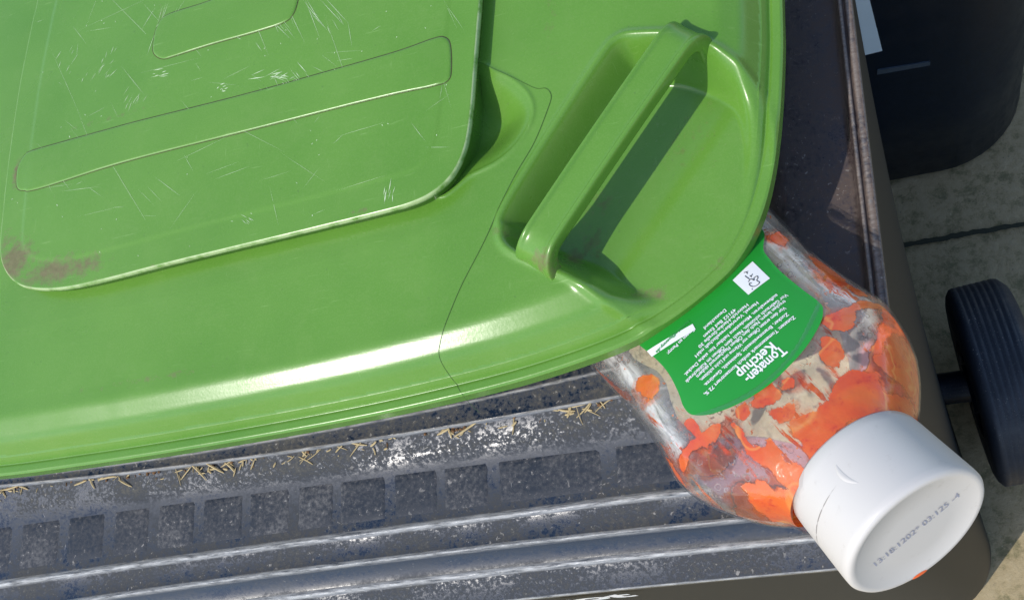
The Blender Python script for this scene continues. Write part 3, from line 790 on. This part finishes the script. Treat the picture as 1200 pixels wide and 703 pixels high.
# far side: broad smears behind, pale label back
SM2 = [[(960, 500), (1000, 440), (1040, 380), (1090, 400), (1100, 500), (1000, 520), (950, 580), (940, 560)], [(860, 560), (935, 575), (940, 620), (870, 606)], [(785, 545), (800, 530), (850, 520), (845, 545), (805, 560)], [(700, 440), (745, 470), (740, 480)]]
fo2 = field(SM2, -.014, ~topm); fo = np.where(topm, fo, fo2)
fc_ = field(CR, -.014, ~topm); fp = field(PK, -.014, ~topm)
_, Fc = loft([np.zeros((len(th_s), 3))] * len(u_s)); 
def mat_film():
    b = NB('ketchup_film')
    low = b.attr('low')
    wob = b.math('MULTIPLY', b.math('SUBTRACT', b.noise(170, 5, .60), .5), .0045)
    uvv = b.n('ShaderNodeCombineXYZ', inp={0: b.attr('uu'), 1: b.attr('vv'), 2: b.math('MULTIPLY', low, .3)}).outputs[0]
    mp = b.n('ShaderNodeMapping', inp={'Vector': uvv, 'Scale': (55, 300, 10), 'Rotation': (0, 0, .12)}).outputs[0]
    streak = b.noise(1, 5, .62, mp, .5)
    s = b.math('ADD', b.math('ADD', b.attr('smear'), .0006), b.math('ADD', wob, b.math('MULTIPLY', b.math('SUBTRACT', streak, .5), .0040)))
    thin = b.math('MULTIPLY', b.math('MULTIPLY', b.ramp(streak, .56, .66), b.ramp(b.noise(32, 3), .44, .56)), b.ramp(b.attr('uu'), .03, .06, .15, .85))
    solid = b.ramp(s, -.00010, .0006)
    wash = b.math('MULTIPLY', b.ramp(b.math('ADD', s, b.math('MULTIPLY', b.math('SUBTRACT', b.noise(70, 5, .6), .5), .018)), -.0024, .0012), .38)
    thick = b.ramp(b.noise(65, 5, .6, dist=.7), .34, .66)
    cov = b.math('MAXIMUM', b.math('MULTIPLY', solid, b.ramp(thick, 0., .5, .86, 1.)), wash)
    part = b.ramp(b.noise(48, 3), .40, .50)
    rim_ = b.math('MULTIPLY', b.ramp(b.math('ABSOLUTE', s), .00045, .00005), part)
    c = b.mix(thick, (.90, .19, .010), (.80, .075, .004))
    c = b.mix(b.ramp(b.noise(230, 5, .7), .56, .70), c, (.66, .030, .005))
    c = b.mix(b.ramp(b.math('ABSOLUTE', b.math('SUBTRACT', b.noise(30, 3, .5, dist=.6), .5)), .022, .0), c, (.92, .30, .05))
    c = b.mix(b.math('MULTIPLY', rim_, .8), c, (.20, .045, .015))
    vor = b.n('ShaderNodeTexVoronoi', feature='F1', inp={'Vector': b.co, 'Scale': 330, 'Randomness': 1.}).outputs['Distance']
    grp = b.ramp(b.noise(60, 3), .52, .60)
    vr = b.math('MULTIPLY', b.ramp(b.math('ABSOLUTE', b.math('SUBTRACT', b.math('ADD', vor, b.math('MULTIPLY', b.noise(700, 3), .5)), .62)), .07, .02), grp)
    fl = b.math('MULTIPLY', b.ramp(b.noise(320, 5, .6), .66, .68), b.ramp(b.noise(44, 3), .50, .60))
    fl2 = b.ramp(b.noise(280, 4, .65), .65, .67)
    cream = b.math('MULTIPLY', b.ramp(b.math('ADD', b.attr('cream'), b.math('MULTIPLY', wob, .25)), -.0002, .0002), .97)
    pink = b.math('MULTIPLY', b.ramp(b.math('ADD', b.attr('pink'), wob), -.001, .002), .9)
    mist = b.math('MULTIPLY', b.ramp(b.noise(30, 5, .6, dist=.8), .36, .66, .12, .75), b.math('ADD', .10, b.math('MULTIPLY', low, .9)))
    keepc = b.math('SUBTRACT', 1., b.math('MULTIPLY', b.ramp(b.attr('clean'), -.001, .001), .85))
    vr, fl, fl2, mist = [b.math('MULTIPLY', q, keepc) for q in (vr, fl, fl2, mist)]
    mx = lambda *a: a[0] if len(a) == 1 else b.math('MAXIMUM', a[0], mx(*a[1:]))
    cov = mx(cov, b.math('MULTIPLY', thin, .8))
    flank_glare = b.math('MULTIPLY', b.attr('flank_glare'), b.ramp(streak, .34, .56, .15, .95))  # whitish glare along the bottle flanks, painted into the film colour
    a = mx(cov, flank_glare, b.math('MULTIPLY', vr, .75), b.math('MULTIPLY', fl, .75), fl2, cream, pink, mist)
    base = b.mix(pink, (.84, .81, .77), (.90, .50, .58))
    base = b.mix(flank_glare, base, (.90, .89, .87))
    base = b.mix(cream, base, b.mix(b.ramp(b.noise(90, 4), .4, .7), (.93, .84, .62), (.90, .72, .48)))
    base = b.mix(b.math('MULTIPLY', fl, .8), base, (.26, .22, .20))
    base = b.mix(fl2, base, (.80, .20, .03))
    base = b.mix(b.math('MULTIPLY', vr, .85), base, (.22, .12, .08))
    col = b.mix(b.ramp(cov, .02, .3), base, c)
    nm = b.bump(b.math('ADD', b.math('MULTIPLY', solid, .6), b.noise(160, 3)), .45, .0015)
    p = b.bsdf(col, .12, nm, .6)
    tl = b.n('ShaderNodeBsdfTranslucent', inp={'Color': col}).outputs[0]
    p = b.n('ShaderNodeMixShader', inp={0: .20, 1: p, 2: tl}).outputs[0]
    tr = b.n('ShaderNodeBsdfTransparent').outputs[0]
    return b.done(b.n('ShaderNodeMixShader', inp={0: a, 1: tr, 2: p}).outputs[0])
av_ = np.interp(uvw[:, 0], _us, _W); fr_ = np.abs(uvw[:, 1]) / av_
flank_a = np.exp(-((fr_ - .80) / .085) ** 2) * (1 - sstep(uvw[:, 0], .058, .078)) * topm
child('ketchup_film', BOT, FV, np.array(Fc), mat_film(), attrs={'smear': fo, 'cream': fc_, 'pink': fp, 'clean': field(CR, .016, topm), 'uu': uvw[:, 0], 'vv': uvw[:, 1], 'flank_glare': flank_a, 'low': (~topm).astype(float)})

# label on the upper face
LABM = mat_plain('green_label_print', (.014, .27, .028), .38, .5, .03, 80, .05)
lab_px = [(870, 262), (893, 292), (912, 315), (938, 338), (962, 357), (967, 368), (965, 385), (950, 415), (925, 444), (900, 465), (870, 481), (845, 489), (828, 491), (812, 488), (803, 478), (797, 462), (784, 438), (766, 418), (735, 392), (700, 360)]
LO = .0175
lab = crom([UV(x, y, LO) for x, y in lab_px], True, 6)
us = np.arange(lab[:, 0].min() - .002, lab[:, 0].max() + .002, .0008); vs = np.arange(lab[:, 1].min() - .002, lab[:, 1].max() + .002, .0008)
def flat0(p, d): return np.zeros(len(p))
V, Fq, dd = patch(lab, us, vs, flat0, .0)
Fq = Fq[:, ::-1]
lift = .00035
V3 = np.array([bt(u, v_, top_w(u, v_) + lift) for u, v_, _ in V])
LB_O = child('label', BOT, V3, Fq, LABM)
TXT = []
def put_text(s, upos, v0, size, bold=0., sp=1., fitlen=None):
    tv, tf = text_mesh(s, size, bold, sp)
    L = tv[:, 0].max() - tv[:, 0].min(); k = (fitlen / L) if fitlen else 1
    out = []
    for x, y, _ in tv:
        v_ = v0 + (x - tv[:, 0].min()) * k; u = upos + y
        out.append(bt(u, v_, top_w(u, v_) + lift + .00022))
    TXT.append((out, tf))
def line_px(s, a, b_, size, bold=0.):
    """a line of print from photo pixel a to b, reading towards the lower left"""
    ua, ub = UV(*a, LO), UV(*b_, LO); put_text(s, (ua[0] + ub[0]) / 2 - size * .3, ua[1], size, bold, 1., ub[1] - ua[1])
line_px('Tomaten-', (925, 416), (881, 453), .0058, .00014)
line_px('Ketchup', (912, 411), (871, 447), .0058, .00014)
a1 = UV(936, 378, LO); 
def small(s, a, b_, size=.0021): line_px(s, a, b_, size, .000045)
small('Zutaten: Tomatenmark einfach konzentriert 72 %,', (937, 378), (829, 466))
small('Zucker, Branntweinessig, Speisesalz, Gewürze.', (929, 374), (829, 455))
small('Vor dem ersten Öffnen vor Wärme und Licht schützen,', (925, 366), (824, 449))
small('trocken lagern. Nach dem Öffnen Flaschenrand säubern', (925, 358), (819, 444))
small('Vor Gebrauch schütteln. Nach dem Öffnen im Kühlschrank', (926, 349), (806, 450))
small('aufbewahren. Mindestens haltbar bis: siehe Deckel.', (915, 350), (804, 441))
small('Hansel, Vertriebsgesellschaft mbH', (892, 359), (817, 420))
small('Heinrich-Hanke-Straße 30', (880, 361), (821, 409))
small('49152 Bad Essen', (865, 366), (827, 397))
small('Deutschland', (853, 366), (827, 387))
small('Fragen an Penny:', (815, 388), (783, 415), .0022)
V, Fc = join(TXT); child('printed_text', LB_O, V, Fc, WHITE, top=BOT, smooth=False)
# white boxes and strip printed on the label
def label_poly(pxs, lift_, mat, name):
    q = np.array([UV(x, y, LO) for x, y in pxs]); n = 14; Vv = []; Ff = []
    for i in range(n + 1):
        for j in range(n + 1):
            p = (q[0] * (1 - i / n) + q[1] * i / n) * (1 - j / n) + (q[3] * (1 - i / n) + q[2] * i / n) * j / n
            Vv.append(bt(p[0], p[1], top_w(*p) + lift + lift_))
    for i in range(n):
        for j in range(n): a = i * (n + 1) + j; Ff.append((a, a + 1, a + n + 2, a + n + 1))
    return child(name, LB_O, Vv, Ff, mat, top=BOT, smooth=True)
label_poly([(881, 305), (903, 327), (879, 348), (859, 329)], .0002, WHITE, 'white_square')
label_poly([(813, 381), (817, 388), (763, 417), (757, 410)], .0002, WHITE, 'white_strip')
INK = mat_plain('dark_print', (.03, .03, .035), .5)
GT = mat_plain('green_print', (.03, .30, .05), .5)
def stroke(pxs, wd, lift_=.0004, closed=False):
    q = crom([UV(x, y, LO) for x, y in pxs], closed, 5); Vv = []; Ff = []; n = len(q)
    for i in range(n):
        t = q[min(i + 1, n - 1)] - q[max(i - 1, 0)]; t = t / (np.linalg.norm(t) + 1e-9); s = np.array([-t[1], t[0]]) * wd / 2
        for sg in (-1, 1): p = q[i] + s * sg; Vv.append(bt(p[0], p[1], top_w(*p) + lift + lift_))
        if i: a = 2 * i; Ff.append((a - 2, a - 1, a + 1, a))
    return Vv, Ff
c5 = lambda X, Y: (840 + X / 5.02, 300 + Y / 5.02)
st = [stroke([c5(*p) for p in L], .00028) for L in (
    [(190, 160), (205, 140), (225, 150), (222, 135), (240, 122), (246, 135), (240, 150), (258, 165), (240, 185), (218, 190), (200, 180), (198, 168), (212, 168)],
    [(168, 120), (196, 142)], [(160, 100), (185, 92)], [(196, 118), (208, 128)], [(212, 108), (206, 122)], [(176, 96), (182, 108)], [(215, 204), (219, 210)])]
V, Fc = join(st); child('printed_mark', LB_O, V, Fc, INK, top=BOT, smooth=False)
TXT = []
put_text('kontakt@penny.de', UV(787, 397, LO)[0] - .0006, UV(814, 384, LO)[1], .0020, .00004, 1., UV(768, 412, LO)[1] - UV(814, 384, LO)[1])
TXT = [([np.array(p) + UP * .0002 for p in v], f) for v, f in TXT]
V, Fc = join(TXT); child('green_text', LB_O, V, Fc, GT, top=BOT, smooth=False)

# cap
CAPM = NB('white_cap_plastic')
cc = CAPM.mix(CAPM.noise(12, 3), (.53, .50, .46), (.60, .57, .53))
cc = CAPM.mix(CAPM.math('MULTIPLY', CAPM.ramp(CAPM.noise(200, 6, .7), .60, .74), .30), cc, (.36, .32, .27))
CAPM = CAPM.done(CAPM.bsdf(cc, .38, CAPM_b, .5) if False else CAPM.bsdf(cc, .38, CAPM.bump(CAPM.noise(30, 2), .08, .002), .5, **{'Subsurface Weight': .0}))
def disc(u, r, n=96, cx=-.0009): r *= .972; return [bt(u, cx + r * math.cos(2 * math.pi * i / n), r * math.sin(2 * math.pi * i / n)) for i in range(n)]
u0, u1 = UC0, LB
pr = [(u0 + .004, .019), (u0 - .0002, .0205), (u0 - .0004, .0232), (u0 + .0006, .0240), (u0 + .004, .0243), (u0 + .0120, .02465), (u0 + .0190, .0250), (u1 - .0030, .0253), (u1 - .0012, .02525), (u1 - .0003, .0246), (u1, .0238), (u1 - .0001, .0225), (u1 - .0005, .0218), (u1 - .0006, .012), (u1 - .0006, .0002)]
V, Fc = loft([disc(u, r) for u, r in pr], True, False, True)
CAPO = child('cap', BOT, V, Fc, CAPM)
def cap_text(s, size, x0, y0, fit):
    tv, tf = text_mesh(s, size); L = tv[:, 0].max() - tv[:, 0].min(); k = fit / L
    return [bt(u1 - .0004, -.0012 - (x0 + (x - tv[:, 0].min()) * k), y0 + y) for x, y, _ in tv], tf
GREY = mat_plain('faded_date_print', (.30, .31, .38), .6)
parts = [cap_text('13:18:1202* 03:125 -4', .0042, -.0155, .0005, .0315), ]
V, Fc = join(parts); child('date_print', CAPO, V, Fc, GREY, top=BOT, smooth=False)
# thumb notch of the flip lid and a ketchup drip on the rim
nt_ = []
for i, t in enumerate(np.linspace(62, 96, 12)): 
    a = math.radians(t); 
nV = []; nF_ = []
for i, t in enumerate(np.linspace(-1, 1, 15)):
    a = math.radians(78 + 1.5 * t); u = u0 + .0125 + .0045 * t; r = np.interp(u, [u0, u1], [.02362, .02469])
    hgt = .0004 * (1 - t * t)
    for da, h in ((-2.2, -.0001), (0, hgt), (2.2, -.0001)):
        b_ = a + math.radians(da * (1 - t * t * .7)) + math.radians(3.0 * t * t); nV.append(bt(u, -.0009 + (r + h) * math.cos(b_), (r + h) * math.sin(b_)))
    if i: q = 3 * i; nF_ += [(q - 3, q - 2, q + 1, q), (q - 2, q - 1, q + 2, q + 1)]
child('cap_notch', CAPO, nV, nF_, CAPM, top=BOT)
sV, sF = [], []
CS = mat_plain('cap_seam_shadow', (.26, .24, .22), .6)
for i, t in enumerate(np.linspace(0, 1, 40)):
    a = math.radians(8 + 62 * t); u = u0 + .0135 - .001 * t; wd_ = .00016 * math.sin(math.pi * min(max(t, .02), .98)) * (1 if (int(t * 23) % 5) else .25)
    for sg in (-1, 1): sV.append(bt(u + sg * wd_, -.0009 + .02413 * math.cos(a), .02413 * math.sin(a)))
    if i: q = 2 * i; sF.append((q - 2, q - 1, q + 1, q))
child('lid_seam', CAPO, sV, sF, CS, top=BOT, smooth=False)
KET = mat_plain('dried_ketchup', (.72, .12, .03), .35, .5, .2, 300)
dV = []; dF = []
for i in range(11):
    t = i / 10 * 2 - 1; a = math.radians(-72 + 7 * t)
    for j in range(5):
        s = j / 4 * 2 - 1; k = (1 - t * t) ** .5; r = .0233 + .0012 * s * k; dV.append(bt(u1 + .0003 * (1 - s * s) * k - max(0, s) * .0004, -.0009 + r * math.cos(a), r * math.sin(a)))
    if i:
        for j in range(4): q = (i - 1) * 5 + j; dF.append((q, q + 1, q + 6, q + 5))
child('ketchup_drip', CAPO, dV, dF, KET, top=BOT)

# ------------------------------------------------------------------ dry grass on the ledge
STR = [mat_plain('straw', (.44, .35, .19), .8, .2, .35, 400), mat_plain('crumbs', (.16, .09, .045), .9, .2, .5, 500)]
parts = []; fm = []
def stick(p, ang, L, r, mid=0, tilt=0.):
    n = 5; path = []; b_ = rnd.uniform(-.25, .25) * L
    for i in range(n):
        t = i / (n - 1) - .5
        path.append(np.array([p[0] + math.cos(ang) * L * t - math.sin(ang) * b_ * (t * t), p[1] + math.sin(ang) * L * t + math.cos(ang) * b_ * t * t, p[2] + r + tilt * (t + .5) * L]))
    rg = []
    for i, c in enumerate(path):
        t = path[min(i + 1, n - 1)] - path[max(i - 1, 0)]; t /= np.linalg.norm(t); s = np.cross(t, [0, 0, 1]); s /= np.linalg.norm(s); k = np.cross(s, t)
        rr = r * (.5 if i in (0, n - 1) else 1); rg.append([c + s * rr * 1.3, c + k * rr, c - s * rr * 1.3, c - k * rr])
    V, Fc = loft(rg, True, True, True); parts.append((V, Fc)); fm.extend([mid] * len(Fc))
f5, z5 = fline(6); f7, z7 = fline(7); f4, z4 = fline(4); f2, z2 = fline(2)
def ledge_pt(px, s):
    x = P(px, 560 - .15 * px, -.003)[0]; ya = float(f5(x)); yb = float(f7(x)); return (x, ya + (yb - ya) * s, z5 + (z7 - z5) * s)
cl = [(5, 14, 14), (20, 10, 6), (100, 30, 6), (145, 10, 5), (215, 14, 12), (245, 12, 9), (275, 16, 14), (355, 14, 14), (415, 12, 9), (460, 14, 8), (530, 10, 8), (600, 20, 4), (665, 12, 12), (700, 14, 5)]
for cx, w_, n in cl:
    for i in range(n):
        s = min(max(rnd.gauss(.12, .28), -.25), .75)
        p = ledge_pt(rnd.gauss(cx, w_), s)
        stick(p, rnd.choice([rnd.gauss(0.1, .5), rnd.uniform(0, 3.14)]), min(.014, .0015 + rnd.expovariate(1 / .0035)), rnd.uniform(.00012, .00040), 0, rnd.uniform(0, .25))
for i in range(40): 
    stick(ledge_pt(rnd.uniform(-20, 760), rnd.uniform(-.2, .6)), rnd.uniform(0, 3.14), rnd.uniform(.0006, .0025), rnd.uniform(.0001, .00022), rnd.choice([0, 0, 1]))
for i in range(34): stick(ledge_pt(rnd.choice([rnd.gauss(532, 8), rnd.gauss(175, 6), rnd.gauss(20, 8), rnd.uniform(0, 740)]), rnd.uniform(-.05, .2)), rnd.uniform(0, 3), rnd.uniform(.001, .002), rnd.uniform(.0003, .0006), 1)
V, Fc = join(parts)
o = mesh_obj('dry_grass_clippings', V, Fc, STR, fmat=fm, smooth=False)
o['kind'] = 'stuff'; o['label'] = 'dry straw bits caught along the dark ledge below the green lid'; o['category'] = 'dry grass'
